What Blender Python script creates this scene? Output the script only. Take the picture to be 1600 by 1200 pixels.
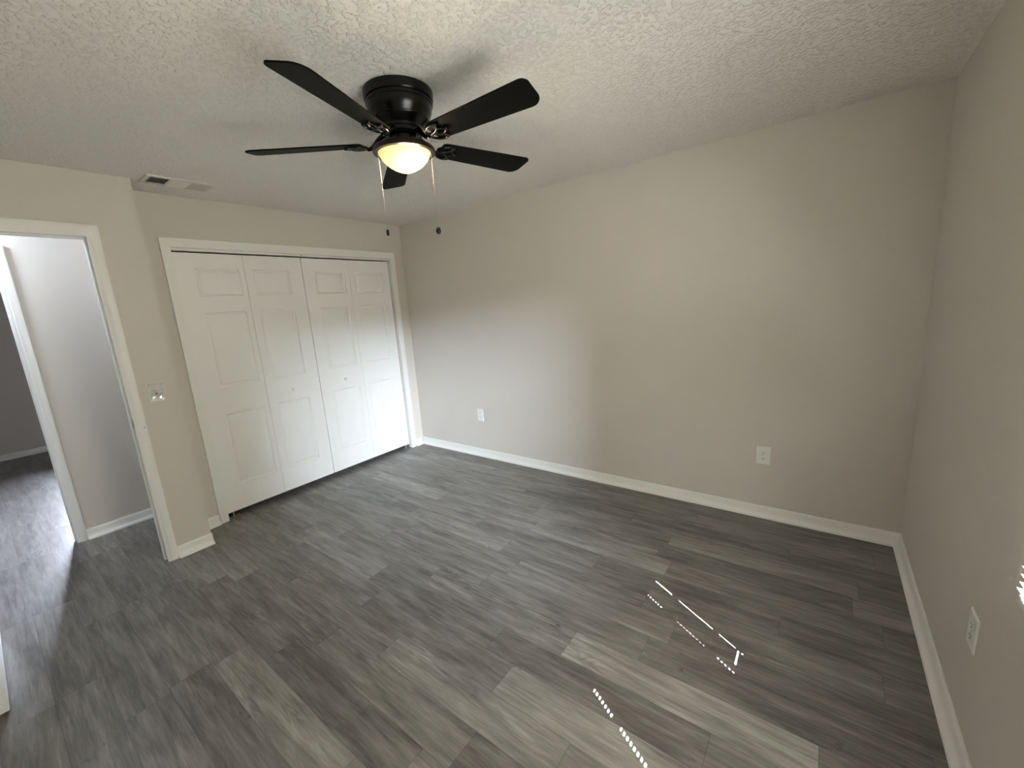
import bpy, bmesh, math, random
from mathutils import Matrix, Vector

for o in list(bpy.data.objects):
    bpy.data.objects.remove(o)
S = bpy.context.scene
COL = S.collection
PI = math.pi
rnd = random.Random(7)

# ------------------------------------------------------------------ camera
cd = bpy.data.cameras.new('camera')
cam = bpy.data.objects.new('camera', cd)
COL.objects.link(cam)
cd.sensor_fit = 'HORIZONTAL'
cd.sensor_width = 36.0
cd.lens = 640.357 / 1600.0 * 36.0
cd.clip_start = 0.02
cd.clip_end = 200
_r = Vector((0.8001857, 0.5958561, -0.0682517))
_u = Vector((-0.0604358, 0.1933297, 0.9792707))
_b = Vector((0.5966995, -0.7794736, 0.1907107))
_m = Matrix((_r, _u, _b)).transposed().to_4x4()
_m.translation = Vector((3.6903549, -3.02656, 1.5339765))
cam.matrix_world = _m
S.camera = cam

# ------------------------------------------------------------------ sky, lights, exposure
S.view_settings.view_transform = 'Standard'
S.view_settings.look = 'None'
S.view_settings.exposure = 0.10
S.view_settings.gamma = 1.0
S.view_settings.use_curve_mapping = False
S.cycles.use_denoising = True
S.cycles.max_bounces = 10
S.cycles.diffuse_bounces = 7
S.cycles.glossy_bounces = 4
S.cycles.transparent_max_bounces = 16
S.cycles.sample_clamp_indirect = 0.0

W = bpy.data.worlds.new('sky')
S.world = W
W.use_nodes = True
_bg = W.node_tree.nodes['Background']
_bg.inputs[0].default_value = (0.80, 0.90, 1.0, 1)
_bg.inputs[1].default_value = 1.2


def area(name, loc, target, sx, sy, watts, col):
    d = bpy.data.lights.new(name, 'AREA')
    d.shape = 'RECTANGLE'
    d.size, d.size_y = sx, sy
    d.energy = watts
    d.color = col
    o = bpy.data.objects.new(name, d)
    COL.objects.link(o)
    o.location = loc
    o.rotation_euler = (Vector(target) - Vector(loc)).to_track_quat('-Z', 'Y').to_euler()
    return o


# bright sky low over the yard, as the bedroom window sees it
area('sky_glow', (9.0, -4.5, 3.4), (4.2, -2.05, 1.4), 2.3, 1.7, 4750, (0.75, 0.84, 1.0))
# the sunlit yard and sky straight outside the bedroom window
area('yard_glow', (5.0, -2.1, 1.1), (4.2, -2.1, 1.1), 3.8, 3.0, 370, (1.0, 0.96, 0.80))
# daylight at the window of the room across the hall
area('far_sky_glow', (-9.0, -0.37, 3.0), (-4.68, -1.85, 1.6), 2.6, 1.6, 5200, (0.77, 0.82, 1.0))
# lamp high at the end of the hall, out of sight behind the bedroom wall
area('hall_lamp', (-0.47, -3.30, 2.37), (-0.66, -2.7, 2.00), 0.2, 0.2, 16, (0.72, 0.83, 1.0))
# sun: elevation about 47 degrees, slanting in through the blind
sd = bpy.data.lights.new('sun', 'SUN')
sd.energy = 145.0
sd.angle = math.radians(0.12)
sd.color = (1.0, 0.98, 0.96)
sun = bpy.data.objects.new('sun', sd)
COL.objects.link(sun)
SUN_DIR = Vector((-0.859, 0.512, -1.09)).normalized()
sun.rotation_euler = SUN_DIR.to_track_quat('-Z', 'Y').to_euler()

# ------------------------------------------------------------------ sizes of the room
H = 2.44          # ceiling
L = 4.131         # bedroom length, x
SOUTH = -3.35     # wall behind the camera
DX = 0.278        # face of the wall with the room door
JOG = -2.23       # where that wall ends


# ------------------------------------------------------------------ materials
def newmat(name):
    m = bpy.data.materials.new(name)
    m.use_nodes = True
    nt = m.node_tree
    return m, nt, nt.nodes, nt.links, nt.nodes['Principled BSDF']


def simple(name, col, rough=0.5, metal=0.0, spec=0.5, bump=None):
    m, nt, N, K, P = newmat(name)
    P.inputs['Base Color'].default_value = (*col, 1)
    P.inputs['Roughness'].default_value = rough
    P.inputs['Metallic'].default_value = metal
    P.inputs['Specular IOR Level'].default_value = spec
    # every surface keeps a little unevenness of its own
    tc = N.new('ShaderNodeTexCoord')
    nz = N.new('ShaderNodeTexNoise')
    sc, st, di = bump or (40, 0.05, 0.001)
    nz.inputs['Scale'].default_value = sc
    nz.inputs['Detail'].default_value = 3
    K.new(tc.outputs['Object'], nz.inputs['Vector'])
    b = N.new('ShaderNodeBump')
    b.inputs['Strength'].default_value = st
    b.inputs['Distance'].default_value = di
    K.new(nz.outputs['Fac'], b.inputs['Height'])
    K.new(b.outputs['Normal'], P.inputs['Normal'])
    return m


def wall_paint(name, col):
    m, nt, N, K, P = newmat(name)
    P.inputs['Roughness'].default_value = 0.55
    P.inputs['Specular IOR Level'].default_value = 0.3
    g = N.new('ShaderNodeNewGeometry')
    n1 = N.new('ShaderNodeTexNoise')
    n1.inputs['Scale'].default_value = 150
    n1.inputs['Detail'].default_value = 2
    K.new(g.outputs['Position'], n1.inputs['Vector'])
    n2 = N.new('ShaderNodeTexNoise')
    n2.inputs['Scale'].default_value = 1.3
    n2.inputs['Detail'].default_value = 2
    K.new(g.outputs['Position'], n2.inputs['Vector'])
    mx = N.new('ShaderNodeMix')
    mx.data_type = 'RGBA'
    mx.inputs[6].default_value = (*[c * 0.97 for c in col], 1)
    mx.inputs[7].default_value = (*[c * 1.03 for c in col], 1)
    K.new(n2.outputs['Fac'], mx.inputs[0])
    K.new(mx.outputs[2], P.inputs['Base Color'])
    b = N.new('ShaderNodeBump')
    b.inputs['Strength'].default_value = 0.35
    b.inputs['Distance'].default_value = 0.0012
    K.new(n1.outputs['Fac'], b.inputs['Height'])
    K.new(b.outputs['Normal'], P.inputs['Normal'])
    return m


def ceiling_texture():
    m, nt, N, K, P = newmat('ceiling_plaster')
    P.inputs['Base Color'].default_value = (0.80, 0.78, 0.735, 1)
    P.inputs['Roughness'].default_value = 0.6
    P.inputs['Specular IOR Level'].default_value = 0.3
    g = N.new('ShaderNodeNewGeometry')
    mp = N.new('ShaderNodeMapping')
    mp.inputs['Scale'].default_value = (1, 1, 1)
    K.new(g.outputs['Position'], mp.inputs['Vector'])
    n1 = N.new('ShaderNodeTexNoise')
    n1.inputs['Scale'].default_value = 62
    n1.inputs['Detail'].default_value = 2.5
    n1.inputs['Roughness'].default_value = 0.55
    n1.inputs['Distortion'].default_value = 0.4
    K.new(mp.outputs['Vector'], n1.inputs['Vector'])
    r1 = N.new('ShaderNodeMapRange')
    r1.interpolation_type = 'SMOOTHSTEP'
    r1.inputs['From Min'].default_value = 0.46
    r1.inputs['From Max'].default_value = 0.66
    K.new(n1.outputs['Fac'], r1.inputs['Value'])
    n2 = N.new('ShaderNodeTexNoise')
    n2.inputs['Scale'].default_value = 170
    n2.inputs['Detail'].default_value = 2
    K.new(mp.outputs['Vector'], n2.inputs['Vector'])
    ad = N.new('ShaderNodeMath')
    ad.operation = 'MULTIPLY_ADD'
    ad.inputs[1].default_value = 0.35
    K.new(n2.outputs['Fac'], ad.inputs[0])
    K.new(r1.outputs['Result'], ad.inputs[2])
    b = N.new('ShaderNodeBump')
    b.inputs['Strength'].default_value = 1.0
    b.inputs['Distance'].default_value = 0.0045
    K.new(ad.outputs[0], b.inputs['Height'])
    K.new(b.outputs['Normal'], P.inputs['Normal'])
    return m


def plank_material():
    m, nt, N, K, P = newmat('grey_oak_vinyl_plank')

    def math_(op, a, b=None, c=None):
        n = N.new('ShaderNodeMath')
        n.operation = op
        for i, v in enumerate((a, b, c)):
            if v is None:
                continue
            if isinstance(v, (int, float)):
                n.inputs[i].default_value = v
            else:
                K.new(v, n.inputs[i])
        return n.outputs[0]

    def noise(vec, scale, detail=4, rough=0.6, dist=0.0):
        n = N.new('ShaderNodeTexNoise')
        n.inputs['Scale'].default_value = scale
        n.inputs['Detail'].default_value = detail
        n.inputs['Roughness'].default_value = rough
        n.inputs['Distortion'].default_value = dist
        K.new(vec, n.inputs['Vector'])
        return n.outputs['Fac']

    def rng(v, a, b, c=0.0, d=1.0):
        n = N.new('ShaderNodeMapRange')
        n.interpolation_type = 'SMOOTHSTEP'
        n.inputs['From Min'].default_value = a
        n.inputs['From Max'].default_value = b
        n.inputs['To Min'].default_value = c
        n.inputs['To Max'].default_value = d
        K.new(v, n.inputs['Value'])
        return n.outputs['Result']

    at = N.new('ShaderNodeAttribute')
    at.attribute_name = 'tone'
    asd = N.new('ShaderNodeAttribute')
    asd.attribute_name = 'seed'
    g = N.new('ShaderNodeNewGeometry')
    sp = N.new('ShaderNodeSeparateXYZ')
    K.new(g.outputs['Position'], sp.inputs[0])
    seed = math_('MULTIPLY', asd.outputs['Fac'], 53.0)

    def vec(kx, ky, kz):
        c = N.new('ShaderNodeCombineXYZ')
        K.new(math_('MULTIPLY', sp.outputs[0], kx), c.inputs[0])
        K.new(math_('MULTIPLY', sp.outputs[1], ky), c.inputs[1])
        K.new(math_('MULTIPLY', seed, kz), c.inputs[2])
        return c.outputs[0]

    broad = noise(vec(1.0, 7.0, 1.0), 2.4, 3, 0.55, 0.6)
    grain = noise(vec(1.0, 15.0, 1.3), 7.0, 5, 0.65, 0.35)
    fine = noise(vec(1.0, 26.0, 1.7), 22.0, 3, 0.6)
    mid = noise(vec(1.0, 11.0, 2.9), 3.3, 3, 0.55, 0.8)
    # long flame figure: contour bands of a stretched noise, only in places
    fl = noise(vec(0.62, 5.2, 0.7), 2.6, 2, 0.5, 0.2)
    bands = math_('SINE', math_('MULTIPLY', fl, 95.0))
    where = rng(noise(vec(1.0, 3.2, 2.3), 1.9, 1, 0.5), 0.58, 0.70)
    flame = math_('MULTIPLY', math_('MULTIPLY', bands, where), 0.5)
    # sparse dark knots with drawn-out edges
    kn = noise(vec(1.0, 2.2, 3.1), 6.5, 4, 0.7, 1.2)
    knot = math_('MULTIPLY', rng(kn, 0.62, 0.74), rng(noise(vec(1, 1.6, 4.1), 2.2, 0), 0.5, 0.62))
    v = math_('MULTIPLY', math_('SUBTRACT', broad, 0.5), 1.05)
    v = math_('ADD', v, math_('MULTIPLY', math_('SUBTRACT', grain, 0.5), 0.75))
    v = math_('ADD', v, math_('MULTIPLY', math_('SUBTRACT', mid, 0.5), 0.75))
    v = math_('ADD', v, math_('MULTIPLY', math_('SUBTRACT', fine, 0.5), 0.42))
    v = math_('ADD', v, math_('MULTIPLY', flame, 0.18))
    v = math_('SUBTRACT', v, math_('MULTIPLY', knot, 0.42))
    v = math_('ADD', v, math_('MULTIPLY', at.outputs['Fac'], 0.28))
    v = math_('ADD', v, 0.5)
    cr = N.new('ShaderNodeValToRGB')
    e = cr.color_ramp.elements
    e[0].position = 0.0
    e[0].color = (0.064, 0.058, 0.053, 1)
    e[1].position = 1.0
    e[1].color = (0.35, 0.336, 0.312, 1)
    for pos, c in ((0.3, (0.122, 0.112, 0.103, 1)), (0.5, (0.175, 0.165, 0.153, 1)), (0.75, (0.243, 0.232, 0.215, 1))):
        x = e.new(pos)
        x.color = c
    K.new(v, cr.inputs['Fac'])
    # seams between planks (each plank carries its own 0..1 map)
    uv = N.new('ShaderNodeUVMap')
    uv.uv_map = 'plank'
    su = N.new('ShaderNodeSeparateXYZ')
    K.new(uv.outputs[0], su.inputs[0])
    dv = math_('MULTIPLY', math_('SUBTRACT', 0.5, math_('ABSOLUTE', math_('SUBTRACT', su.outputs[1], 0.5))), 0.1524)
    du = math_('MULTIPLY', math_('SUBTRACT', 0.5, math_('ABSOLUTE', math_('SUBTRACT', su.outputs[0], 0.5))), 0.9144)
    d = math_('MINIMUM', dv, du)
    seam = rng(d, 0.0003, 0.0018)
    mx = N.new('ShaderNodeMix')
    mx.data_type = 'RGBA'
    mx.blend_type = 'MULTIPLY'
    mx.inputs[0].default_value = 1.0
    K.new(cr.outputs['Color'], mx.inputs[6])
    cs = N.new('ShaderNodeCombineColor')
    sm = math_('MULTIPLY_ADD', seam, 0.42, 0.58)
    for i in range(3):
        K.new(sm, cs.inputs[i])
    K.new(cs.outputs[0], mx.inputs[7])
    K.new(mx.outputs[2], P.inputs['Base Color'])
    K.new(math_('MULTIPLY_ADD', grain, 0.16, 0.26), P.inputs['Roughness'])
    P.inputs['Specular IOR Level'].default_value = 0.45
    hh = math_('ADD', math_('MULTIPLY', fine, 0.5), math_('MULTIPLY', grain, 0.6))
    hh = math_('ADD', hh, math_('MULTIPLY', seam, 0.25))
    b = N.new('ShaderNodeBump')
    b.inputs['Strength'].default_value = 0.35
    b.inputs['Distance'].default_value = 0.0012
    K.new(hh, b.inputs['Height'])
    K.new(b.outputs['Normal'], P.inputs['Normal'])
    return m


M_WALL = wall_paint('greige_wall_paint', (0.620, 0.580, 0.530))
M_CEIL = ceiling_texture()
M_FLOOR = plank_material()
M_TRIM = simple('white_trim_paint', (0.80, 0.795, 0.76), 0.38, bump=(30, 0.12, 0.002))
M_DOOR = simple('white_door_paint', (0.82, 0.815, 0.79), 0.42, bump=(90, 0.10, 0.0008))
M_BLACK = simple('satin_black_metal', (0.0018, 0.0018, 0.002), 0.27, spec=0.28)
M_BLADE = simple('matte_black_blade', (0.0042, 0.0040, 0.0037), 0.55, spec=0.07)
M_BRONZE = simple('dark_bronze_ring', (0.010, 0.006, 0.004), 0.35, spec=0.3)
M_STEEL = simple('pale_steel', (0.62, 0.60, 0.56), 0.32, 0.9)
M_DARKSTEEL = simple('tarnished_steel', (0.16, 0.145, 0.11), 0.45, 0.7)
M_VOID = simple('gap_shade_black', (0.006, 0.006, 0.006), 0.9)  # near-black colour painted in for the shade inside gaps and holes
M_PLASTIC = simple('white_plastic', (0.78, 0.775, 0.74), 0.3)
M_VENT = simple('white_vent_enamel', (0.66, 0.645, 0.58), 0.45)
M_BLIND = simple('white_blind_vinyl', (0.85, 0.85, 0.84), 0.45)


def slat_material():
    # thin white vinyl: some of the daylight shines through
    m, nt, N, K, P = newmat('translucent_slat_vinyl')
    P.inputs['Base Color'].default_value = (0.85, 0.85, 0.84, 1)
    P.inputs['Roughness'].default_value = 0.45
    tl = N.new('ShaderNodeBsdfTranslucent')
    tl.inputs[0].default_value = (0.88, 0.86, 0.80, 1)
    mx = N.new('ShaderNodeMixShader')
    mx.inputs[0].default_value = 0.40
    K.new(P.outputs[0], mx.inputs[1])
    K.new(tl.outputs[0], mx.inputs[2])
    K.new(mx.outputs[0], N['Material Output'].inputs[0])
    return m


M_SLAT = slat_material()
M_CORD = simple('white_cord', (0.8, 0.79, 0.76), 0.8)
M_SILL = simple('pale_stone_sill', (0.74, 0.73, 0.70), 0.3, bump=(14, 0.05, 0.001))
M_ALU = simple('white_window_aluminium', (0.75, 0.75, 0.74), 0.4)


def pane_material():
    m, nt, N, K, P = newmat('window_glass')
    tr = N.new('ShaderNodeBsdfTransparent')
    tr.inputs[0].default_value = (0.97, 0.98, 0.97, 1)
    gl = N.new('ShaderNodeBsdfGlossy')
    gl.inputs['Roughness'].default_value = 0.02
    mx = N.new('ShaderNodeMixShader')
    mx.inputs[0].default_value = 0.05
    K.new(tr.outputs[0], mx.inputs[1])
    K.new(gl.outputs[0], mx.inputs[2])
    K.new(mx.outputs[0], N['Material Output'].inputs[0])
    return m


def film_material():
    m, nt, N, K, P = newmat('clear_plastic_film')
    tr = N.new('ShaderNodeBsdfTransparent')
    tr.inputs[0].default_value = (0.93, 0.93, 0.91, 1)
    gl = N.new('ShaderNodeBsdfGlossy')
    gl.inputs['Roughness'].default_value = 0.12
    mx = N.new('ShaderNodeMixShader')
    mx.inputs[0].default_value = 0.28
    K.new(tr.outputs[0], mx.inputs[1])
    K.new(gl.outputs[0], mx.inputs[2])
    K.new(mx.outputs[0], N['Material Output'].inputs[0])
    return m


FAN = Vector((2.201, -1.729, 0))
BULB = Vector((2.201, -1.729, 2.160)) + 0.030 * Vector((0.80, 0.60, 0)) + 0.03 * Vector((0.6, -0.78, 0))


def bowl_material():
    # frosted glass glowing round the bulb behind it; part of the bulb's light goes straight through
    m, nt, N, K, P = newmat('frosted_lamp_glass')
    g = N.new('ShaderNodeNewGeometry')
    ds = N.new('ShaderNodeVectorMath')
    ds.operation = 'DISTANCE'
    ds.inputs[1].default_value = BULB
    K.new(g.outputs['Position'], ds.inputs[0])
    cr = N.new('ShaderNodeValToRGB')
    e = cr.color_ramp.elements
    e[0].position = 0.035
    e[0].color = (1.0, 0.93, 0.72, 1)
    e[1].position = 0.16
    e[1].color = (0.95, 0.68, 0.22, 1)
    x = e.new(0.085)
    x.color = (1.0, 0.80, 0.40, 1)
    K.new(ds.outputs['Value'], cr.inputs['Fac'])
    mr = N.new('ShaderNodeMapRange')
    mr.inputs['From Min'].default_value = 0.04
    mr.inputs['From Max'].default_value = 0.15
    mr.inputs['To Min'].default_value = 3.0
    mr.inputs['To Max'].default_value = 1.3
    K.new(ds.outputs['Value'], mr.inputs['Value'])
    em = N.new('ShaderNodeEmission')
    K.new(cr.outputs['Color'], em.inputs['Color'])
    K.new(mr.outputs['Result'], em.inputs['Strength'])
    tr = N.new('ShaderNodeBsdfTransparent')
    tr.inputs[0].default_value = (1, 0.95, 0.86, 1)
    mx = N.new('ShaderNodeMixShader')
    mx.inputs[0].default_value = 0.4
    K.new(em.outputs[0], mx.inputs[1])
    K.new(tr.outputs[0], mx.inputs[2])
    K.new(mx.outputs[0], N['Material Output'].inputs[0])
    return m


M_GLASS = pane_material()
M_FILM = film_material()
M_BOWL = bowl_material()


# ------------------------------------------------------------------ mesh helpers
def mesh_obj(name, bm, mat, parent=None, smooth=None):
    bmesh.ops.recalc_face_normals(bm, faces=bm.faces)
    me = bpy.data.meshes.new(name)
    bm.to_mesh(me)
    bm.free()
    me.materials.append(mat)
    if smooth is not None:
        for p in me.polygons:
            p.use_smooth = True
        me.set_sharp_from_angle(angle=math.radians(smooth))
    o = bpy.data.objects.new(name, me)
    COL.objects.link(o)
    if parent is not None:
        o.parent = parent
    return o


def box(bm, x0, x1, y0, y1, z0, z1, bev=0.0):
    r = bmesh.ops.create_cube(bm, size=1.0)
    vs = r['verts']
    for v in vs:
        v.co = Vector(((x0 + x1) / 2 + v.co.x * (x1 - x0), (y0 + y1) / 2 + v.co.y * (y1 - y0), (z0 + z1) / 2 + v.co.z * (z1 - z0)))
    if bev:
        es = {e for v in vs for e in v.link_edges}
        bmesh.ops.bevel(bm, geom=list(es), offset=bev, segments=2, affect='EDGES', profile=0.6)


def lathe(bm, prof, seg=48, axis='Z', at=(0, 0, 0)):
    rings = []
    for r, h in prof:
        ring = []
        for i in range(seg):
            a = 2 * PI * i / seg
            if axis == 'Z':
                p = Vector((r * math.cos(a), r * math.sin(a), h))
            else:  # axis -Y, h measured out of the surface
                p = Vector((r * math.cos(a), -h, r * math.sin(a)))
            ring.append(bm.verts.new(p + Vector(at)))
        rings.append(ring)
    for a, b in zip(rings[:-1], rings[1:]):
        for i in range(seg):
            j = (i + 1) % seg
            bm.faces.new((a[i], a[j], b[j], b[i]))
    for ring in (rings[0], rings[-1]):
        try:
            bm.faces.new(ring)
        except ValueError:
            pass


def tube(bm, pts, rad, seg=8, closed=False):
    pts = [Vector(p) for p in pts]
    n = len(pts)
    rings = []
    up = Vector((0, 0, 1))
    for i, p in enumerate(pts):
        if closed:
            t = pts[(i + 1) % n] - pts[i - 1]
        else:
            t = pts[min(i + 1, n - 1)] - pts[max(i - 1, 0)]
        t.normalize()
        a = t.cross(up)
        if a.length < 1e-4:
            a = t.cross(Vector((1, 0, 0)))
        a.normalize()
        b = a.cross(t)
        r = rad[i] if isinstance(rad, (list, tuple)) else rad
        rings.append([bm.verts.new(p + r * (math.cos(2 * PI * k / seg) * a + math.sin(2 * PI * k / seg) * b)) for k in range(seg)])
    m = n if closed else n - 1
    for i in range(m):
        A, B = rings[i], rings[(i + 1) % n]
        for k in range(seg):
            l = (k + 1) % seg
            bm.faces.new((A[k], A[l], B[l], B[k]))
    if not closed:
        bm.faces.new(rings[0])
        bm.faces.new(rings[-1])


def tag(o, label, cat, group=None, kind=None):
    o['label'] = label
    o['category'] = cat
    if group:
        o['group'] = group
    if kind:
        o['kind'] = kind
    return o


def empty(name, loc, rotz, label, cat, group=None, kind=None):
    o = bpy.data.objects.new(name, None)
    o.empty_display_size = 0.05
    COL.objects.link(o)
    o.location = loc
    o.rotation_euler = (0, 0, rotz)
    return tag(o, label, cat, group, kind)


def wall(name, boxes, label):
    bm = bmesh.new()
    for b in boxes:
        box(bm, *b)
    return tag(mesh_obj(name, bm, M_WALL), label, 'wall', kind='structure')


# ------------------------------------------------------------------ floor: one plank deck through bedroom, hall and far room
PW, PL, Y0 = 0.1524, 0.9144, -0.04
OFFS = {1: 0.340, 2: 0.876, 3: 0.258, 5: 0.329, 10: 0.110, 11: 0.719, 12: 0.880, 13: 0.325, 14: 0.020, 15: 0.812, 16: 0.631}
TONE = {(5, 2.6): 0.75, (3, 3.4): 0.62, (1, 3.5): 0.5, (10, 3.2): 0.95, (12, 3.1): 0.8, (10, 0.6): 0.45, (12, 0.5): 0.4, (14, 0.6): 0.35,
        (11, 1.2): 0.55, (1, 0.8): 0.6, (2, 0.5): 0.6, (5, 0.8): 0.65, (16, 2.0): 0.5, (15, 2.1): -0.5, (13, 2.5): 0.45, (12, 2.2): -0.25,
        (13, 1.6): -0.1, (4, 3.2): -0.35, (2, 3.3): -0.45, (6, 2.6): -0.3, (7, 3.0): -0.2, (9, 3.0): -0.15, (11, 2.4): -0.35, (11, 3.2): -0.3, (14, 1.4): -0.2}


def make_floor():
    bm = bmesh.new()
    uvl = bm.loops.layers.uv.new('plank')
    ft = bm.faces.layers.float.new('tone')
    fs = bm.faces.layers.float.new('seed')
    X0, X1, YA, YB = -4.85, 4.40, 0.12, -4.75
    k = -2
    while True:
        ya, yb = Y0 - PW * k, Y0 - PW * (k + 1)
        if ya < YB:
            break
        a, b = min(ya, YA), max(yb, YB)
        k += 1
        kk = k - 1
        if a <= b:
            continue
        off = OFFS.get(kk, rnd.random() * PL)
        n = math.floor((X0 - off) / PL)
        while off + n * PL < X1:
            xa, xb = off + n * PL, off + (n + 1) * PL
            n += 1
            ca, cb = max(xa, X0), min(xb, X1)
            if cb - ca < 1e-4:
                continue
            t = rnd.gauss(0, 0.22)
            sdv = rnd.random()
            for (rk, rx), tv in TONE.items():
                if rk == kk and xa <= rx < xb:
                    t = tv
            f = bm.faces.new([bm.verts.new(p) for p in ((ca, b, 0), (cb, b, 0), (cb, a, 0), (ca, a, 0))])
            f[ft] = t
            f[fs] = sdv
            for lp in f.loops:
                c = lp.vert.co
                lp[uvl].uv = ((c.x - xa) / PL, (c.y - yb) / PW)
    top = list(bm.faces)
    r = bmesh.ops.create_cube(bm, size=1.0)
    for v in r['verts']:
        v.co = Vector(((X0 + X1) / 2 + v.co.x * (X1 - X0), (YA + YB) / 2 + v.co.y * (YA - YB), -0.0515 + v.co.z * 0.10))
    me = bpy.data.meshes.new('floor')
    bm.to_mesh(me)
    bm.free()
    me.materials.append(M_FLOOR)
    o = bpy.data.objects.new('floor', me)
    COL.objects.link(o)
    return tag(o, 'grey wood-look plank floor running through bedroom and hall', 'floor', kind='structure')


make_floor()

# ------------------------------------------------------------------ ceiling and walls
bm = bmesh.new()
box(bm, -4.85, 4.40, -4.75, 0.12, H, H + 0.10)
tag(mesh_obj('ceiling', bm, M_CEIL), 'pale ceiling with a stippled plaster texture', 'ceiling', kind='structure')

CL, CR, CH = -2.037, -0.178, 2.088        # closet opening
DL, DR, DH = -3.262, -2.472, 2.094        # rough opening of the room door (jamb sits inside)
HL, HR, HH = -3.575, -2.787, 2.094        # doorway across the hall
WY0, WY1, WZ0, WZ1 = -2.62, -1.6645, 0.7665, 2.06   # bedroom window opening
FY0, FY1, FZ0, FZ1 = -2.27, -1.25, 0.85, 2.05    # window of the far room

wall('wall_north', [(-4.80, 4.281, 0.0, 0.12, 0, H)], 'long greige wall with two outlets, right of the closet')
wall('wall_east', [(L, L + 0.15, -4.7, WY0, 0, H), (L, L + 0.15, WY1, 0.0, 0, H), (L, L + 0.15, WY0, WY1, 0, WZ0), (L, L + 0.15, WY0, WY1, WZ1, H)],
     'greige window wall at the right edge of the photo')
wall('wall_west', [(-0.11, 0.0, JOG, CL, 0, H), (-0.11, 0.0, CR, 0.0, 0, H), (-0.11, 0.0, CL, CR, CH, H)],
     'greige wall around the white closet doors')
wall('wall_entry', [(DX - 0.11, DX, DR, JOG, 0, H), (DX - 0.11, DX, DL, DR, DH, H), (DX - 0.11, DX, -4.7, DL, 0, H),
                    (-0.69, DX - 0.11, -2.35, JOG, 0, H)],
     'greige wall stepping forward around the open room doorway')
wall('wall_hall', [(-0.80, -0.69, HR, 0.0, 0, H), (-0.80, -0.69, HL, HR, HH, H), (-0.80, -0.69, -4.7, HL, 0, H)],
     'grey hall wall seen through the open room doorway')
wall('wall_far', [(-4.80, -4.68, FY1, 0.0, 0, H), (-4.80, -4.68, -4.7, FY0, 0, H), (-4.80, -4.68, FY0, FY1, 0, FZ0), (-4.80, -4.68, FY0, FY1, FZ1, H)],
     'dim wall of the room across the hall, at the left edge')
wall('wall_south', [(DX, L, SOUTH - 0.12, SOUTH, 0, H), (-4.80, 4.281, -4.74, -4.7, 0, H)], 'greige wall behind the open room door')


# eave over the bedroom window; it keeps the sun off the upper half of the blind
bm = bmesh.new()
box(bm, L + 0.151, L + 0.731, -5.0, 0.5, 2.30, 2.42)
tag(mesh_obj('roof_eave', bm, M_TRIM), 'white roof eave outside above the bedroom window', 'eave', kind='structure')


# ------------------------------------------------------------------ baseboards
def baseboard(name, p0, p1, nrm, label, kind='structure'):
    prof = [(0, 0.078), (0.006, 0.078), (0.0095, 0.072), (0.0105, 0.064), (0.0125, 0.050), (0.0135, 0.036), (0.017, 0.026), (0.023, 0.018),
            (0.031, 0.014), (0.0335, 0.009), (0.0335, 0.0), (0, 0)]
    bm = bmesh.new()
    p0, p1, n = Vector(p0), Vector(p1), Vector(nrm)
    A = [bm.verts.new(p0 + n * (d + 0.0004) + Vector((0, 0, z + 0.0002))) for d, z in prof]
    B = [bm.verts.new(p1 + n * (d + 0.0004) + Vector((0, 0, z + 0.0002))) for d, z in prof]
    for i in range(len(prof)):
        j = (i + 1) % len(prof)
        bm.faces.new((A[i], A[j], B[j], B[i]))
    bm.faces.new(A)
    bm.faces.new(B)
    return tag(mesh_obj(name, bm, M_TRIM, smooth=35), label, 'baseboard', kind=kind)


T = 0.0345
baseboard('baseboard_north', (0.001, 0, 0), (L - 0.001, 0, 0), (0, -1, 0), 'white baseboard along the long greige wall')
baseboard('baseboard_east', (L, -T, 0), (L, SOUTH + 0.001, 0), (-1, 0, 0), 'white baseboard along the window wall at right')
baseboard('baseboard_west', (0, -T, 0), (0, -0.1195, 0), (1, 0, 0), 'short white baseboard between closet casing and room corner')
baseboard('baseboard_west', (0, -2.0935, 0), (0, JOG + 0.001, 0), (1, 0, 0), 'short white baseboard left of the closet, tucked behind the wall step')
baseboard('baseboard_entry', (DX, -2.4305, 0), (DX, JOG + 0.004, 0), (1, 0, 0), 'short white baseboard between doorway casing and wall step')
baseboard('baseboard_hall', (-0.69, -2.7445, 0), (-0.69, -2.352, 0), (1, 0, 0), 'white baseboard on the hall wall beyond the doorway')
baseboard('baseboard_south', (L - T, SOUTH, 0), (DX + 0.07, SOUTH, 0), (0, 1, 0), 'white baseboard behind the open room door')
baseboard('baseboard_far', (-4.68, -4.69, 0), (-4.68, -0.002, 0), (1, 0, 0), 'white baseboard on the wall of the room across the hall')


# ------------------------------------------------------------------ casings and jambs
CASE_FLAT = [(0.0, 0.0), (0.0, 0.0135), (0.0018, 0.0155), (0.0555, 0.0155), (0.0575, 0.0135), (0.0575, 0.0)]
CASE_ROUND = [(0.0, 0.0), (0.0, 0.0075), (0.003, 0.0095), (0.011, 0.0100), (0.015, 0.0125), (0.021, 0.0160), (0.030, 0.0175), (0.042, 0.0175),
              (0.052, 0.0165), (0.0575, 0.0125), (0.0575, 0.0)]


def casing_mesh(bm, a, b, h, prof, head=1.0):
    """U of casing round an opening a..b, height h; local x along the wall, -y out of it."""
    cols = []
    for w, t in prof:
        hw = w * head
        cols.append([bm.verts.new(p) for p in ((a - w, -t, 0.0003), (a - w, -t, h + hw), (b + w, -t, h + hw), (b + w, -t, 0.0003))])
    n = len(prof)
    for i in range(n):
        A, B = cols[i], cols[(i + 1) % n]
        for k in range(3):
            bm.faces.new((A[k], A[k + 1], B[k + 1], B[k]))
    bm.faces.new([c[0] for c in cols])
    bm.faces.new([c[3] for c in cols])


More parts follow.
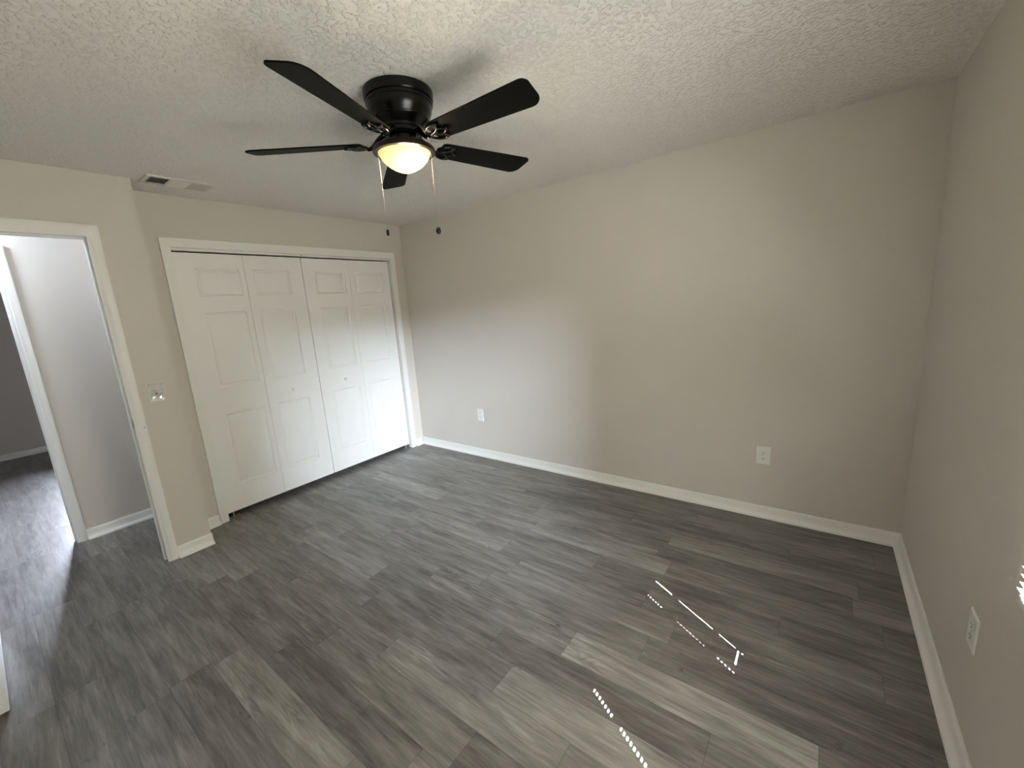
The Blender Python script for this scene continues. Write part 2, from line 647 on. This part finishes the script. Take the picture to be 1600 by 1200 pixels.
# closet casing (wall x=0, faces +x): local x = world y
t1 = empty('trim_1', (0.0005, 0, 0), PI / 2, 'flat white casing framing the closet opening', 'door casing', kind='structure')
bm = bmesh.new()
casing_mesh(bm, -2.033, -0.1785, 2.0870, CASE_FLAT, 1.13)
mesh_obj('casing', bm, M_TRIM, t1, smooth=35)
bm = bmesh.new()
box(bm, -2.0365, -2.0345, 0.001, 0.105, 0.0005, 2.087)
box(bm, -0.1805, -0.1785, 0.001, 0.105, 0.0005, 2.087)
box(bm, -2.0365, -0.1785, 0.001, 0.105, 2.0850, 2.0875)
mesh_obj('jamb', bm, M_TRIM, t1)
bm = bmesh.new()
box(bm, -2.0335, -0.1815, -0.007, 0.042, 2.0700, 2.0835, 0.001)
mesh_obj('track', bm, M_TRIM, t1)['label'] = 'pale metal track above the closet doors'
bm = bmesh.new()
lathe(bm, [(0.0, 0.0), (0.004, 0.0), (0.004, 0.002), (0.0, 0.002)], 12, 'Y', (-1.113, -0.0075, 2.0765))
mesh_obj('screw', bm, M_VOID, t1)
bm = bmesh.new()
box(bm, -2.2, -0.02, 0.118, 0.12, 0.002, H - 0.01)  # thin black sheet stands in for the unlit depth of the closet
tag(mesh_obj('closet_shade_sheet', bm, M_VOID), 'dark closet interior behind the bifold doors', 'closet interior', kind='structure')
bpy.data.objects['closet_shade_sheet'].rotation_euler = (0, 0, PI / 2)
bpy.data.objects['closet_shade_sheet'].location = (-0.02, 0, 0)

# room doorway casing (wall x=DX, faces +x)
t2 = empty('trim_2', (DX + 0.0005, 0, 0), PI / 2, 'worn white casing and jamb of the open room doorway', 'door casing', kind='structure')
bm = bmesh.new()
casing_mesh(bm, -3.247, -2.4865, 2.081, CASE_ROUND, 1.17)
mesh_obj('casing', bm, M_TRIM, t2, smooth=40)
bm = bmesh.new()
JA, JB, JH = -3.252, -2.4825, 2.085
box(bm, JB, JB + 0.0095, 0.001, 0.1105, 0.0005, JH, 0.001)
box(bm, JA - 0.0095, JA, 0.001, 0.1105, 0.0005, JH, 0.001)
box(bm, JA - 0.0095, JB + 0.0095, 0.001, 0.1105, JH, JH + 0.0085, 0.001)
mesh_obj('jamb', bm, M_TRIM, t2)
bm = bmesh.new()
box(bm, JB - 0.011, JB, 0.042, 0.076, 0.0005, JH, 0.0015)
box(bm, JA, JA + 0.011, 0.042, 0.076, 0.0005, JH, 0.0015)
box(bm, JA + 0.011, JB - 0.011, 0.042, 0.076, JH - 0.011, JH, 0.0015)
mesh_obj('door_stop', bm, M_TRIM, t2)
bm = bmesh.new()
casing_mesh(bm, 2.4865, 3.247, 2.081, CASE_ROUND, 1.17)
hs = mesh_obj('hall_casing', bm, M_TRIM, t2, smooth=40)
hs.rotation_euler = (0, 0, PI)
hs.location = (0, 0.1115, 0)
bm = bmesh.new()
box(bm, JB - 0.0016, JB, 0.004, 0.036, 0.925, 0.985, 0.0007)
sp_ = mesh_obj('strike_plate', bm, M_DARKSTEEL, t2)
sp_['label'] = 'tarnished metal strike plate on the jamb'
bm = bmesh.new()
box(bm, JB - 0.0022, JB - 0.0017, 0.012, 0.028, 0.938, 0.972)
mesh_obj('latch_hole', bm, M_VOID, sp_)
bm = bmesh.new()
lathe(bm, [(0.0, 0.0), (0.003, 0.0), (0.003, 0.0006), (0.0, 0.0006)], 12, 'Y', (-2.4432, -0.0176, 0.928))
mesh_obj('nail_hole', bm, M_VOID, t2)

# casing of the doorway across the hall (wall x=-0.69)
t3 = empty('trim_3', (-0.6895, 0, 0), PI / 2, 'scuffed white casing of the doorway across the hall', 'door casing', kind='structure')
bm = bmesh.new()
casing_mesh(bm, -3.562, -2.801, 2.081, CASE_ROUND, 1.1)
mesh_obj('casing', bm, M_TRIM, t3, smooth=40)
bm = bmesh.new()
box(bm, -2.7965, -2.7875, 0.001, 0.1105, 0.0005, 2.085, 0.001)
box(bm, -3.5745, -3.5655, 0.001, 0.1105, 0.0005, 2.085, 0.001)
box(bm, -3.5745, -2.7875, 0.001, 0.1105, 2.085, 2.0935, 0.001)
mesh_obj('jamb', bm, M_TRIM, t3)
bm = bmesh.new()
box(bm, -2.8075, -2.7965, 0.040, 0.075, 0.0005, 2.085, 0.0015)
box(bm, -3.5655, -3.5545, 0.040, 0.075, 0.0005, 2.085, 0.0015)
mesh_obj('door_stop', bm, M_TRIM, t3)


# ------------------------------------------------------------------ moulded panel doors
def leaf_mesh(bm, x0, w, z0, h, th, cols, rows, both=False):
    """Moulded leaf; front at y=0 facing -y, back at y=th. cols/rows: panel spans in x / z measured from the leaf's corner."""
    rings = [(0.0, 0.0), (0.004, 0.0065), (0.010, 0.0100), (0.016, 0.0100), (0.029, 0.0025), (0.034, 0.0012)]

    def side(y0, sgn):
        xs = sorted({0.0, w, *[c for p in cols for c in p]})
        zs = sorted({0.0, h, *[c for p in rows for c in p]})
        vcache = {}

        def V(x, z, d=0.0):
            key = (round(x, 5), round(z, 5), round(d, 5))
            if key not in vcache:
                vcache[key] = bm.verts.new((x0 + x, y0 + sgn * d, z0 + z))
            return vcache[key]

        for i in range(len(xs) - 1):
            for j in range(len(zs) - 1):
                a, b, c, d = xs[i], xs[i + 1], zs[j], zs[j + 1]
                if (a, b) in cols and (c, d) in rows:
                    prev = None
                    for off, dep in rings:
                        ring = [V(a + off, c + off, dep), V(b - off, c + off, dep), V(b - off, d - off, dep), V(a + off, d - off, dep)]
                        if prev:
                            for k in range(4):
                                bm.faces.new((prev[k], prev[(k + 1) % 4], ring[(k + 1) % 4], ring[k]))
                        prev = ring
                    bm.faces.new(prev)
                else:
                    bm.faces.new((V(a, c), V(b, c), V(b, d), V(a, d)))
        return xs, zs, V

    xs, zs, F = side(0.0, 1)
    if both:
        _, _, Bk = side(th, -1)
    else:
        bc = {}

        def Bk(x, z):
            k = (round(x, 5), round(z, 5))
            if k not in bc:
                bc[k] = bm.verts.new((x0 + x, th, z0 + z))
            return bc[k]
        for i in range(len(xs) - 1):
            for j in range(len(zs) - 1):
                bm.faces.new((Bk(xs[i], zs[j]), Bk(xs[i], zs[j + 1]), Bk(xs[i + 1], zs[j + 1]), Bk(xs[i + 1], zs[j])))
    for i in range(len(xs) - 1):
        for z in (0.0, h):
            bm.faces.new((F(xs[i], z), F(xs[i + 1], z), Bk(xs[i + 1], z), Bk(xs[i], z)))
    for j in range(len(zs) - 1):
        for x in (0.0, w):
            bm.faces.new((F(x, zs[j]), F(x, zs[j + 1]), Bk(x, zs[j + 1]), Bk(x, zs[j])))


ROWS = [(0.203, 0.789), (1.006, 1.581), (1.703, 1.903)]   # above leaf bottom


def knob(parent, x, z, y=0.0, sgn=1, r=1.0, name='knob', mat=None):
    bm = bmesh.new()
    lathe(bm, [(0.0, 0.0), (0.011 * r, 0.0), (0.010 * r, 0.006 * r), (0.0075 * r, 0.011 * r), (0.009 * r, 0.015 * r), (0.0145 * r, 0.020 * r), (0.0165 * r, 0.026 * r),
               (0.014 * r, 0.0315 * r), (0.007 * r, 0.0345 * r), (0.0, 0.035 * r)], 28, 'Y')
    o = mesh_obj(name, bm, mat or M_PLASTIC, parent, smooth=50)
    o.location = (x, y, z)
    if sgn < 0:
        o.rotation_euler = (0, 0, PI)
    return o


def bifold(name, ya, ymid, yb, p1, p2, knob_y, bracket_y, label):
    d = empty(name, (-0.020, ya, 0), PI / 2, label, 'closet door', 'white bifold closet doors', 'structure')
    z0, hh = 0.046, 2.014
    g = 0.0015
    for a, b, pan in ((ya, ymid, p1), (ymid, yb, p2)):
        bm = bmesh.new()
        leaf_mesh(bm, 0, b - a - 2 * g, 0, hh, 0.032, [pan], ROWS)
        o = mesh_obj('leaf', bm, M_DOOR, d, smooth=25)
        o.location = (a + g - ya, 0, z0)
    knob(d, knob_y - ya, 0.930, 0.0, 1, 0.88)
    bm = bmesh.new()
    s = 1 if bracket_y < ymid else -1
    box(bm, bracket_y - ya - 0.045, bracket_y - ya + 0.045, 0.004, 0.034, 0.0006, 0.0036)
    box(bm, bracket_y - ya - s * 0.045 - 0.0015, bracket_y - ya - s * 0.045 + 0.0015, 0.004, 0.034, 0.0006, 0.032)
    lathe(bm, [(0.0, 0.003), (0.006, 0.003), (0.006, 0.0455), (0.0, 0.0455)], 12, 'Z', (bracket_y - ya, 0.017, 0))
    mesh_obj('floor_bracket', bm, M_STEEL, d)['label'] = 'pale metal pivot bracket on the floor'
    for hz in (0.35, 1.05, 1.78):
        bm = bmesh.new()
        box(bm, ymid - ya - 0.030, ymid - ya + 0.030, 0.0325, 0.0345, hz - 0.03, hz + 0.03)
        mesh_obj('hinge', bm, M_STEEL, d)
    return d


bifold('door_1', -2.0275, -1.5775, -1.1155, (0.118, 0.410), (0.058, 0.345), -1.366, -1.983, 'left bifold closet door, beside the wall step')
bifold('door_2', -1.1120, -0.6580, -0.1925, (0.110, 0.402), (0.056, 0.372), -0.856, -0.238, 'right bifold closet door, beside the room corner')

# the room door, swung open into the bedroom; only its foot shows at the left edge
d3 = empty('door_3', (DX + 0.008, -3.236, 0), 0, 'open white room door whose edge shows at lower left', 'door', kind='structure')
bm = bmesh.new()
leaf_mesh(bm, 0, 0.776, 0, 2.03, 0.035, [(0.115, 0.345), (0.431, 0.661)], [(0.22, 0.80), (1.02, 1.60), (1.71, 1.91)], both=True)
lf = mesh_obj('leaf', bm, M_DOOR, d3, smooth=25)
lf.location = (0.0, -0.004, 0.011)
for sg, yy in ((1, -0.004), (-1, 0.031)):
    knob(d3, 0.706, 0.955, yy, sg, 1.5, 'door_knob', M_STEEL)
for hz in (0.25, 1.02, 1.82):
    bm = bmesh.new()
    lathe(bm, [(0.0, hz - 0.045), (0.006, hz - 0.045), (0.006, hz + 0.045), (0.0, hz + 0.045)], 12, 'Z', (-0.0015, 0.037, 0))
    mesh_obj('hinge', bm, M_STEEL, d3)


# ------------------------------------------------------------------ ceiling fan
fan = empty('ceiling_fan', (FAN.x, FAN.y, H), 0, 'black five-blade ceiling fan with a lit frosted bowl lamp', 'ceiling fan')
bm = bmesh.new()
lathe(bm, [(0.0, -0.001), (0.140, -0.001), (0.1435, -0.004), (0.1435, -0.034), (0.141, -0.039), (0.136, -0.0405), (0.136, -0.045), (0.139, -0.047), (0.139, -0.054),
           (0.135, -0.0565), (0.133, -0.075), (0.127, -0.092), (0.117, -0.106), (0.116, -0.111), (0.118, -0.113), (0.116, -0.117), (0.106, -0.124), (0.094, -0.134),
           (0.088, -0.140), (0.086, -0.150), (0.0, -0.150)], 64)
mesh_obj('motor_housing', bm, M_BLACK, fan, smooth=30)
bm = bmesh.new()
lathe(bm, [(0.0, -0.150), (0.080, -0.150), (0.083, -0.153), (0.083, -0.166), (0.078, -0.170), (0.0, -0.170)], 48)
mesh_obj('flywheel', bm, M_BLACK, fan, smooth=30)
bm = bmesh.new()
lathe(bm, [(0.0, -0.1705), (0.053, -0.1705), (0.056, -0.175), (0.056, -0.199), (0.052, -0.203), (0.0, -0.203)], 48)
mesh_obj('switch_housing', bm, M_BLACK, fan, smooth=30)
bm = bmesh.new()
lathe(bm, [(0.0, -0.2032), (0.060, -0.2032), (0.090, -0.206), (0.114, -0.212), (0.127, -0.219), (0.1315, -0.226), (0.1315, -0.235), (0.128, -0.239), (0.1135, -0.240),
           (0.1125, -0.236), (0.1125, -0.226), (0.060, -0.212), (0.0, -0.212)], 64)
fitter = mesh_obj('light_fitter', bm, M_BRONZE, fan, smooth=40)
fitter['label'] = 'dark bronze ring holding the lamp bowl'
bm = bmesh.new()
prof = [(0.1105, -0.2300)]
for q, d in ((1.0, 0.0), (0.985, 0.06), (0.955, 0.16), (0.91, 0.28), (0.84, 0.41), (0.75, 0.54), (0.64, 0.66), (0.52, 0.77), (0.39, 0.86), (0.26, 0.935), (0.13, 0.983), (0.001, 1.0)):
    prof.append((0.1105 * q, -0.2355 - 0.079 * d))
seg = 64
rings = []
for r, h in prof:
    rings.append([bm.verts.new((r * math.cos(2 * PI * k / seg), r * math.sin(2 * PI * k / seg), h)) for k in range(seg)])
for A, B in zip(rings[:-1], rings[1:]):
    for k in range(seg):
        bm.faces.new((A[k], A[(k + 1) % seg], B[(k + 1) % seg], B[k]))
bowl = mesh_obj('lamp_bowl', bm, M_BOWL, fan, smooth=60)
bowl['label'] = 'glowing frosted glass bowl'
pl = bpy.data.lights.new('lamp_bulb', 'POINT')
pl.energy = 11
pl.color = (1.0, 0.79, 0.47)
pl.shadow_soft_size = 0.045
plo = bpy.data.objects.new('lamp_bulb', pl)
COL.objects.link(plo)
plo.location = BULB

PITCH = math.radians(-12.5)
ZB = -0.197
TH0 = 5.069


def blade_mesh(bm):
    # outline in (radius, across): rounded root, widening to a tip with one full and one tight corner
    def arc(cx, cy, r, a0, a1, n=8):
        return [(cx + r * math.cos(a0 + (a1 - a0) * i / n), cy + r * math.sin(a0 + (a1 - a0) * i / n)) for i in range(n + 1)]
    R0, R1, w0, w1 = 0.172, 0.663, 0.053, 0.069
    pts = []
    pts += arc(R0 + 0.022, -w0 + 0.022, 0.022, PI, 1.5 * PI)
    pts += arc(R1 - 0.030, -w1 + 0.030, 0.030, 1.5 * PI, 2 * PI - 0.22)
    pts += arc(R1 - 0.052, w1 - 0.048, 0.048, 0.0, 0.5 * PI)
    pts += arc(R0 + 0.022, w0 - 0.022, 0.022, 0.5 * PI, PI)
    lo = [bm.verts.new((x, y, -0.003)) for x, y in pts]
    hi = [bm.verts.new((x, y, 0.003)) for x, y in pts]
    bm.faces.new(lo[::-1])
    bm.faces.new(hi)
    n = len(pts)
    for i in range(n):
        bm.faces.new((lo[i], lo[(i + 1) % n], hi[(i + 1) % n], hi[i]))


def iron_mesh(bm):
    # curved arm from the flywheel down and out, then an openwork foot under the blade
    arm = []
    for i in range(11):
        t = i / 10
        r = 0.076 + 0.082 * t
        z = 0.033 - 0.047 * (0.5 - 0.5 * math.cos(PI * min(1, t * 1.08)))
        arm.append((r, 0.0, z))
    tube(bm, arm, [0.0105 - 0.003 * i / 10 for i in range(11)], 10)
    zf = -0.0085

    def oval(cx, cy, a, b, rot, n=28):
        out = []
        for i in range(n):
            q = 2 * PI * i / n
            x, y = a * math.cos(q), b * math.sin(q)
            out.append((cx + x * math.cos(rot) - y * math.sin(rot), cy + x * math.sin(rot) + y * math.cos(rot), zf))
        return out
    tube(bm, oval(0.190, 0.024, 0.036, 0.018, 0.42), 0.0050, 8, True)
    tube(bm, oval(0.190, -0.024, 0.036, 0.018, -0.42), 0.0050, 8, True)
    tube(bm, oval(0.222, 0.0, 0.024, 0.015, 0.0), 0.0046, 8, True)
    for x, y in ((0.224, 0.038), (0.224, -0.038), (0.249, 0.0)):
        lathe(bm, [(0.0, zf - 0.004), (0.008, zf - 0.004), (0.010, zf), (0.010, -0.0035), (0.0, -0.0035)], 14, 'Z', (x, y, 0))


b0 = i0 = None
for k in range(5):
    th = TH0 + k * 2 * PI / 5
    rot = Matrix.Rotation(th, 4, 'Z') @ Matrix.Translation((0, 0, ZB)) @ Matrix.Rotation(PITCH, 4, 'X')
    if b0 is None:
        bm = bmesh.new()
        blade_mesh(bm)
        b0 = bl = mesh_obj('blade', bm, M_BLADE, fan)
        bv = bl.modifiers.new('edge', 'BEVEL')
        bv.width = 0.0015
        bv.segments = 2
        bm = bmesh.new()
        iron_mesh(bm)
        i0 = ir = mesh_obj('blade_iron', bm, M_BLACK, fan, smooth=50)
    else:
        bl, ir = b0.copy(), i0.copy()
        COL.objects.link(bl)
        COL.objects.link(ir)
        bl.parent = ir.parent = fan
    bl.matrix_local = rot
    ir.matrix_local = rot


def chain(dx, dy, z0, z1, conn, fob):
    bm = bmesh.new()
    # beaded chain drawn as a thin tube with regular swellings
    n = 90
    pts = [(dx, dy, z0 + (z1 - z0) * i / n) for i in range(n + 1)]
    tube(bm, pts, [0.0009 if i % 2 else 0.0006 for i in range(n + 1)], 6)
    ch = mesh_obj('pull_chain', bm, M_STEEL, fan)
    bm = bmesh.new()
    lathe(bm, [(0.0, conn - 0.006), (0.0022, conn - 0.006), (0.003, conn), (0.0022, conn + 0.006), (0.0, conn + 0.006)], 12, 'Z', (dx, dy, 0))
    mesh_obj('chain_connector', bm, M_DARKSTEEL, ch)
    bm = bmesh.new()
    lathe(bm, fob, 20, 'Z', (dx, dy, z1))
    f = mesh_obj('fob', bm, M_BLACK, ch, smooth=40)
    return ch


zc = -H
chain(2.1290 - FAN.x, -1.8115 - FAN.y, 2.204 - H, 1.893 - H, 2.078 - H,
      [(0.0, 0.001), (0.0045, 0.0), (0.0058, -0.003), (0.0058, -0.021), (0.0045, -0.0245), (0.0, -0.0245)])
chain(2.2745 - FAN.x, -1.6440 - FAN.y, 2.204 - H, 1.898 - H, 2.081 - H,
      [(0.0, 0.001), (0.005, -0.001), (0.0095, -0.006), (0.0115, -0.014), (0.0110, -0.021), (0.0075, -0.0285), (0.0, -0.031)])

# ------------------------------------------------------------------ ceiling register
vent = empty('air_vent', (0.3375, -2.0065, H), 0, 'white three-way ceiling air vent above the closet', 'air vent')
VX, VY = 0.094, 0.1785
bm = bmesh.new()
FR = 0.024
for (x0, x1, y0, y1) in ((-VX, -VX + FR, -VY, VY), (VX - FR, VX, -VY, VY), (-VX + FR, VX - FR, -VY, -VY + FR), (-VX + FR, VX - FR, VY - FR, VY)):
    box(bm, x0, x1, y0, y1, -0.0075, -0.0005)
SEC = [(-VY + FR, -0.058), (-0.046, 0.046), (0.058, VY - FR)]
box(bm, -VX + FR, VX - FR, -0.058, -0.046, -0.0075, -0.0005)
box(bm, -VX + FR, VX - FR, 0.046, 0.058, -0.0075, -0.0005)
mesh_obj('frame', bm, M_VENT, vent)
bm = bmesh.new()
box(bm, -VX + FR, VX - FR, -VY + FR, VY - FR, -0.0012, -0.0006)  # flat black plane, the shade inside the duct put in as colour
mesh_obj('duct_shade_sheet', bm, M_VOID, vent)


def slat(bm, c, axis, half, w, ang, zc_):
    """thin tilted vane centred at c, running along axis"""
    h = 0.0004
    corners = []
    for s, tt in ((-w, -h), (w, -h), (w, h), (-w, h)):
        u = s * math.cos(ang) - tt * math.sin(ang)
        z = s * math.sin(ang) + tt * math.cos(ang)
        corners.append((u, z))
    A, B = [], []
    for u, z in corners:
        if axis == 'X':
            A.append(bm.verts.new((c[0] - half, c[1] + u, zc_ + z)))
            B.append(bm.verts.new((c[0] + half, c[1] + u, zc_ + z)))
        else:
            A.append(bm.verts.new((c[0] + u, c[1] - half, zc_ + z)))
            B.append(bm.verts.new((c[0] + u, c[1] + half, zc_ + z)))
    for i in range(4):
        j = (i + 1) % 4
        bm.faces.new((A[i], A[j], B[j], B[i]))
    bm.faces.new(A)
    bm.faces.new(B)


for si, (ya, yb) in enumerate(SEC):
    bm = bmesh.new()
    if si == 1:
        for i in range(7):
            x = -VX + FR + 0.006 + i * (2 * (VX - FR) - 0.012) / 6
            slat(bm, (x, (ya + yb) / 2), 'Y', (yb - ya) / 2 - 0.0005, 0.0085, 0.75, -0.0078)
    else:
        n = 8
        for i in range(n):
            y = ya + 0.006 + i * (yb - ya - 0.012) / (n - 1)
            slat(bm, (0, y), 'X', VX - FR - 0.0005, 0.0072, (0.70 if si == 0 else -0.80), -0.0078)
    mesh_obj('louver_bank', bm, M_VENT, vent)


# ------------------------------------------------------------------ outlets and switch
def plate_mesh(bm, w, h, t=0.0055):
    prof = [(0.0, 0.0), (0.0, t * 0.35), (0.004, t)]
    rings = []
    for off, d in prof:
        a, b = w / 2 - off, h / 2 - off
        rings.append([bm.verts.new((x, -d, z)) for x, z in ((-a, -b), (a, -b), (a, b), (-a, b))])
    for A, B in zip(rings[:-1], rings[1:]):
        for k in range(4):
            bm.faces.new((A[k], A[(k + 1) % 4], B[(k + 1) % 4], B[k]))
    bm.faces.new(rings[0])
    bm.faces.new(rings[-1])


def outlet(loc, rotz, label):
    e = empty('wall_outlet', loc, rotz, label, 'outlet', 'white duplex wall outlets')
    bm = bmesh.new()
    plate_mesh(bm, 0.080, 0.122)
    mesh_obj('cover_plate', bm, M_PLASTIC, e)
    for s in (-1, 1):
        zc_ = s * 0.0195
        bm = bmesh.new()
        pts = []
        for i in range(32):
            a = 2 * PI * i / 32
            x, z = 0.0170 * math.cos(a), 0.0170 * math.sin(a)
            z = max(-0.0135, min(0.0135, z))
            pts.append((x, z))
        lo = [bm.verts.new((x, -0.0054, zc_ + z)) for x, z in pts]
        hi = [bm.verts.new((x * 0.97, -0.0072, zc_ + z * 0.97)) for x, z in pts]
        for i in range(32):
            bm.faces.new((lo[i], lo[(i + 1) % 32], hi[(i + 1) % 32], hi[i]))
        bm.faces.new(hi)
        bm.faces.new(lo[::-1])
        rc = mesh_obj('receptacle', bm, M_PLASTIC, e)
        bm = bmesh.new()
        for x, hh in ((-0.0065, 0.0042), (0.0065, 0.0036)):
            box(bm, x - 0.0013, x + 0.0013, -0.0076, -0.0070, zc_ + 0.003 - hh, zc_ + 0.003 + hh)
        lathe(bm, [(0.0, 0.0070), (0.0027, 0.0070), (0.0027, 0.0076), (0.0, 0.0076)], 12, 'Y', (0, 0, zc_ - 0.0078))
        mesh_obj('slots', bm, M_VOID, rc)
    bm = bmesh.new()
    lathe(bm, [(0.0, 0.0054), (0.0032, 0.0054), (0.0028, 0.0066), (0.0, 0.0068)], 12, 'Y')
    mesh_obj('screw', bm, M_STEEL, e)
    return e


outlet((0.9410, -0.0003, 0.443), 0, 'small white outlet low on the long wall, nearest the closet')
outlet((3.4315, -0.0003, 0.436), 0, 'white outlet on the long wall, nearest the window wall')
outlet((L - 0.0003, -1.3080, 0.428), -PI / 2, 'white outlet on the window wall, seen nearly edge-on at right')

sw = empty('light_switch', (DX + 0.0003, -2.3450, 1.135), PI / 2, 'white light switch under glossy film beside the room doorway', 'light switch')
bm = bmesh.new()
plate_mesh(bm, 0.078, 0.121)
mesh_obj('cover_plate', bm, M_PLASTIC, sw)
bm = bmesh.new()
box(bm, -0.0052, 0.0052, -0.0062, -0.0050, -0.0125, 0.0125)
sl = mesh_obj('toggle_slot', bm, M_DARKSTEEL, sw)
bm = bmesh.new()
box(bm, -0.0042, 0.0042, -0.0175, -0.0050, -0.001, 0.0075, 0.0012)
mesh_obj('toggle', bm, M_PLASTIC, sw)
for s in (-1, 1):
    bm = bmesh.new()
    lathe(bm, [(0.0, 0.0054), (0.0032, 0.0054), (0.0028, 0.0066), (0.0, 0.0068)], 12, 'Y', (0, 0, s * 0.030))
    mesh_obj('screw', bm, M_STEEL, sw)
# protective film, tented over the toggle and lifted at its corners
bm = bmesh.new()
NX, NZ = 5, 7
rf = random.Random(5)
grid = []
for j in range(NZ + 1):
    row = []
    for i in range(NX + 1):
        x = (-0.5 + i / NX) * 0.074
        z = (-0.5 + j / NZ) * 0.117
        tent = 0.0145 * max(0.0, 1 - math.hypot(x / 0.024, (z - 0.004) / 0.034))
        lift = 0.004 * max(0, (abs(x) / 0.037) ** 6) + 0.003 * (abs(z) / 0.0585) ** 8
        row.append(bm.verts.new((x, -(0.0068 + tent + lift + rf.random() * 0.0022), z)))
    grid.append(row)
for j in range(NZ):
    for i in range(NX):
        bm.faces.new((grid[j][i], grid[j][i + 1], grid[j + 1][i + 1], grid[j + 1][i]))
mesh_obj('protective_film', bm, M_FILM, sw)['label'] = 'crinkled clear glossy film'


# ------------------------------------------------------------------ bedroom window, sill and blind
def window(name, x0, x1, y0, y1, z0, z1, label, xg, inward):
    e = empty(name, ((x0 + x1) / 2, (y0 + y1) / 2, z0), 0, label, 'window', kind='structure')
    cx, cy = (x0 + x1) / 2, (y0 + y1) / 2
    w, h = (y1 - y0) / 2 - 0.001, z1 - z0 - 0.001
    bm = bmesh.new()
    f = 0.035
    X0, X1 = xg - cx - 0.03, xg - cx + 0.03
    box(bm, X0, X1, -w, -w + f, 0.001, h)
    box(bm, X0, X1, w - f, w, 0.001, h)
    box(bm, X0, X1, -w + f, w - f, 0.001, f)
    box(bm, X0, X1, -w + f, w - f, h - f, h)
    mesh_obj('frame', bm, M_ALU, e)
    zm = 0.5955 if name == 'window_1' else h / 2
    for a, b, dx in ((f, zm, -0.012 * inward), (zm, h - f, 0.012 * inward)):
        bm = bmesh.new()
        s = 0.022
        xa, xb = xg - cx + dx - 0.010, xg - cx + dx + 0.010
        box(bm, xa, xb, -w + f, -w + f + s, a, b)
        box(bm, xa, xb, w - f - s, w - f, a, b)
        box(bm, xa, xb, -w + f + s, w - f - s, a, a + s)
        box(bm, xa, xb, -w + f + s, w - f - s, b - s, b)
        zq = (a + b) / 2 - 0.006
        box(bm, xa + 0.003, xb - 0.003, -w + f + s, w - f - s, zq - 0.010, zq + 0.010)
        sa = mesh_obj('sash', bm, M_ALU, e)
        bm = bmesh.new()
        box(bm, (xa + xb) / 2 - 0.002, (xa + xb) / 2 + 0.002, -w + f + s, w - f - s, a + s, b - s)
        mesh_obj('pane', bm, M_GLASS, sa)
    return e


w1 = window('window_1', L, L + 0.15, WY0, WY1, WZ0, WZ1, 'bedroom window at the right edge, behind its blind', L + 0.115, 1)
bm = bmesh.new()
box(bm, -0.5 * 0.15 - 0.022, 0.5 * 0.15 - 0.065, -0.500, 0.518, -0.0225, -0.0008, 0.003)
mesh_obj('sill', bm, M_SILL, w1)['label'] = 'pale stone sill standing out from the wall'
window('window_2', -4.80, -4.68, FY0, FY1, FZ0, FZ1, 'window of the room across the hall', -4.76, 1)

BX = L - 0.020            # centre line of the blind, hung just in front of the wall
BY0, BY1 = -2.6185, -1.6590
blind = empty('window_blind', (BX, (BY0 + BY1) / 2, 2.085), 0, 'white slatted blind over the bedroom window, cut by the right edge', 'blind')
half = (BY1 - BY0) / 2
cyb = (BY0 + BY1) / 2
bm = bmesh.new()
box(bm, -0.014, 0.0115, -half, half, -0.012, 0.016, 0.002)
mesh_obj('headrail', bm, M_BLIND, blind)
SLW, PITCHZ, TILT = 0.0125, 0.0205, math.radians(0.5)


SKEW = -0.596              # the slots run the way the sun comes in


def slat_holes(z):
    """(centre y, half width, full depth) of the openings a slat has at height z"""
    out = []
    if 0.79 < z < 0.89 or 1.225 < z < 1.36:
        out.append((-1.784, 0.0030, 'dot'))
    elif 0.94 < z < 1.14:
        out.append((-1.784, 0.0010, 'dot'))
    if z < 0.797:
        out.append((-1.695, 0.045, 'hole'))
    if 0.87 < z < 1.375:
        out.append((-2.422, 0.0066, 'dot'))
    return out


bm = bmesh.new()
zs_ = 0.7925
ca, sa_ = math.cos(TILT), math.sin(TILT)
while zs_ < 2.06:
    spans = []
    cur, sk = BY0 + 0.002, 0.0
    for hy, hw, mode in sorted(slat_holes(zs_)):
        spans.append((cur, hy - hw, sk, SKEW, 'solid'))
        spans.append((hy - hw, hy + hw, SKEW, SKEW, mode))
        cur, sk = hy + hw, SKEW
    spans.append((cur, BY1, sk, SKEW, 'solid'))
    for ya, yb, ka, kb, mode in spans:
        if mode == 'none':
            continue
        bands = {'solid': [(-1.0, 1.0)], 'hole': [(-1.0, -0.34), (0.34, 1.0)], 'dot': [(-1.0, -0.52), (0.34, 1.0)]}[mode]
        for u0, u1 in bands:
            n = 4
            top = []
            for i in range(n + 1):
                u = u0 + (u1 - u0) * i / n
                x, z = u * SLW, 0.0016 * (1 - u * u)
                # room side (towards -x) tipped up
                top.append((x * ca + z * sa_, -x * sa_ + z * ca))
            for i in range(n):
                (xa, za), (xb, zb_) = top[i], top[i + 1]
                v = [bm.verts.new((x, y - cyb, zs_ + z - 2.085)) for x, y, z in
                     ((xa, ya + ka * xa, za), (xb, ya + ka * xb, zb_), (xb, yb + kb * xb, zb_), (xa, yb + kb * xa, za))]
                bm.faces.new(v)
    zs_ += PITCHZ
bmesh.ops.remove_doubles(bm, verts=bm.verts, dist=0.00001)
mesh_obj('slats', bm, M_SLAT, blind)
bm = bmesh.new()
box(bm, -0.0085, 0.0085, -half, half - 0.003, 0.7670 - 2.085, 0.7755 - 2.085, 0.002)
mesh_obj('bottom_rail', bm, M_BLIND, blind)
for yy in (-1.76, -2.47):
    bm = bmesh.new()
    for xx in (-0.0128, 0.0128):
        tube(bm, [(xx * 0.96, yy - cyb, 0.7700 - 2.085), (xx * 0.96, yy - cyb, -0.012)], 0.0006, 6)
    mesh_obj('ladder_cord', bm, M_CORD, blind)
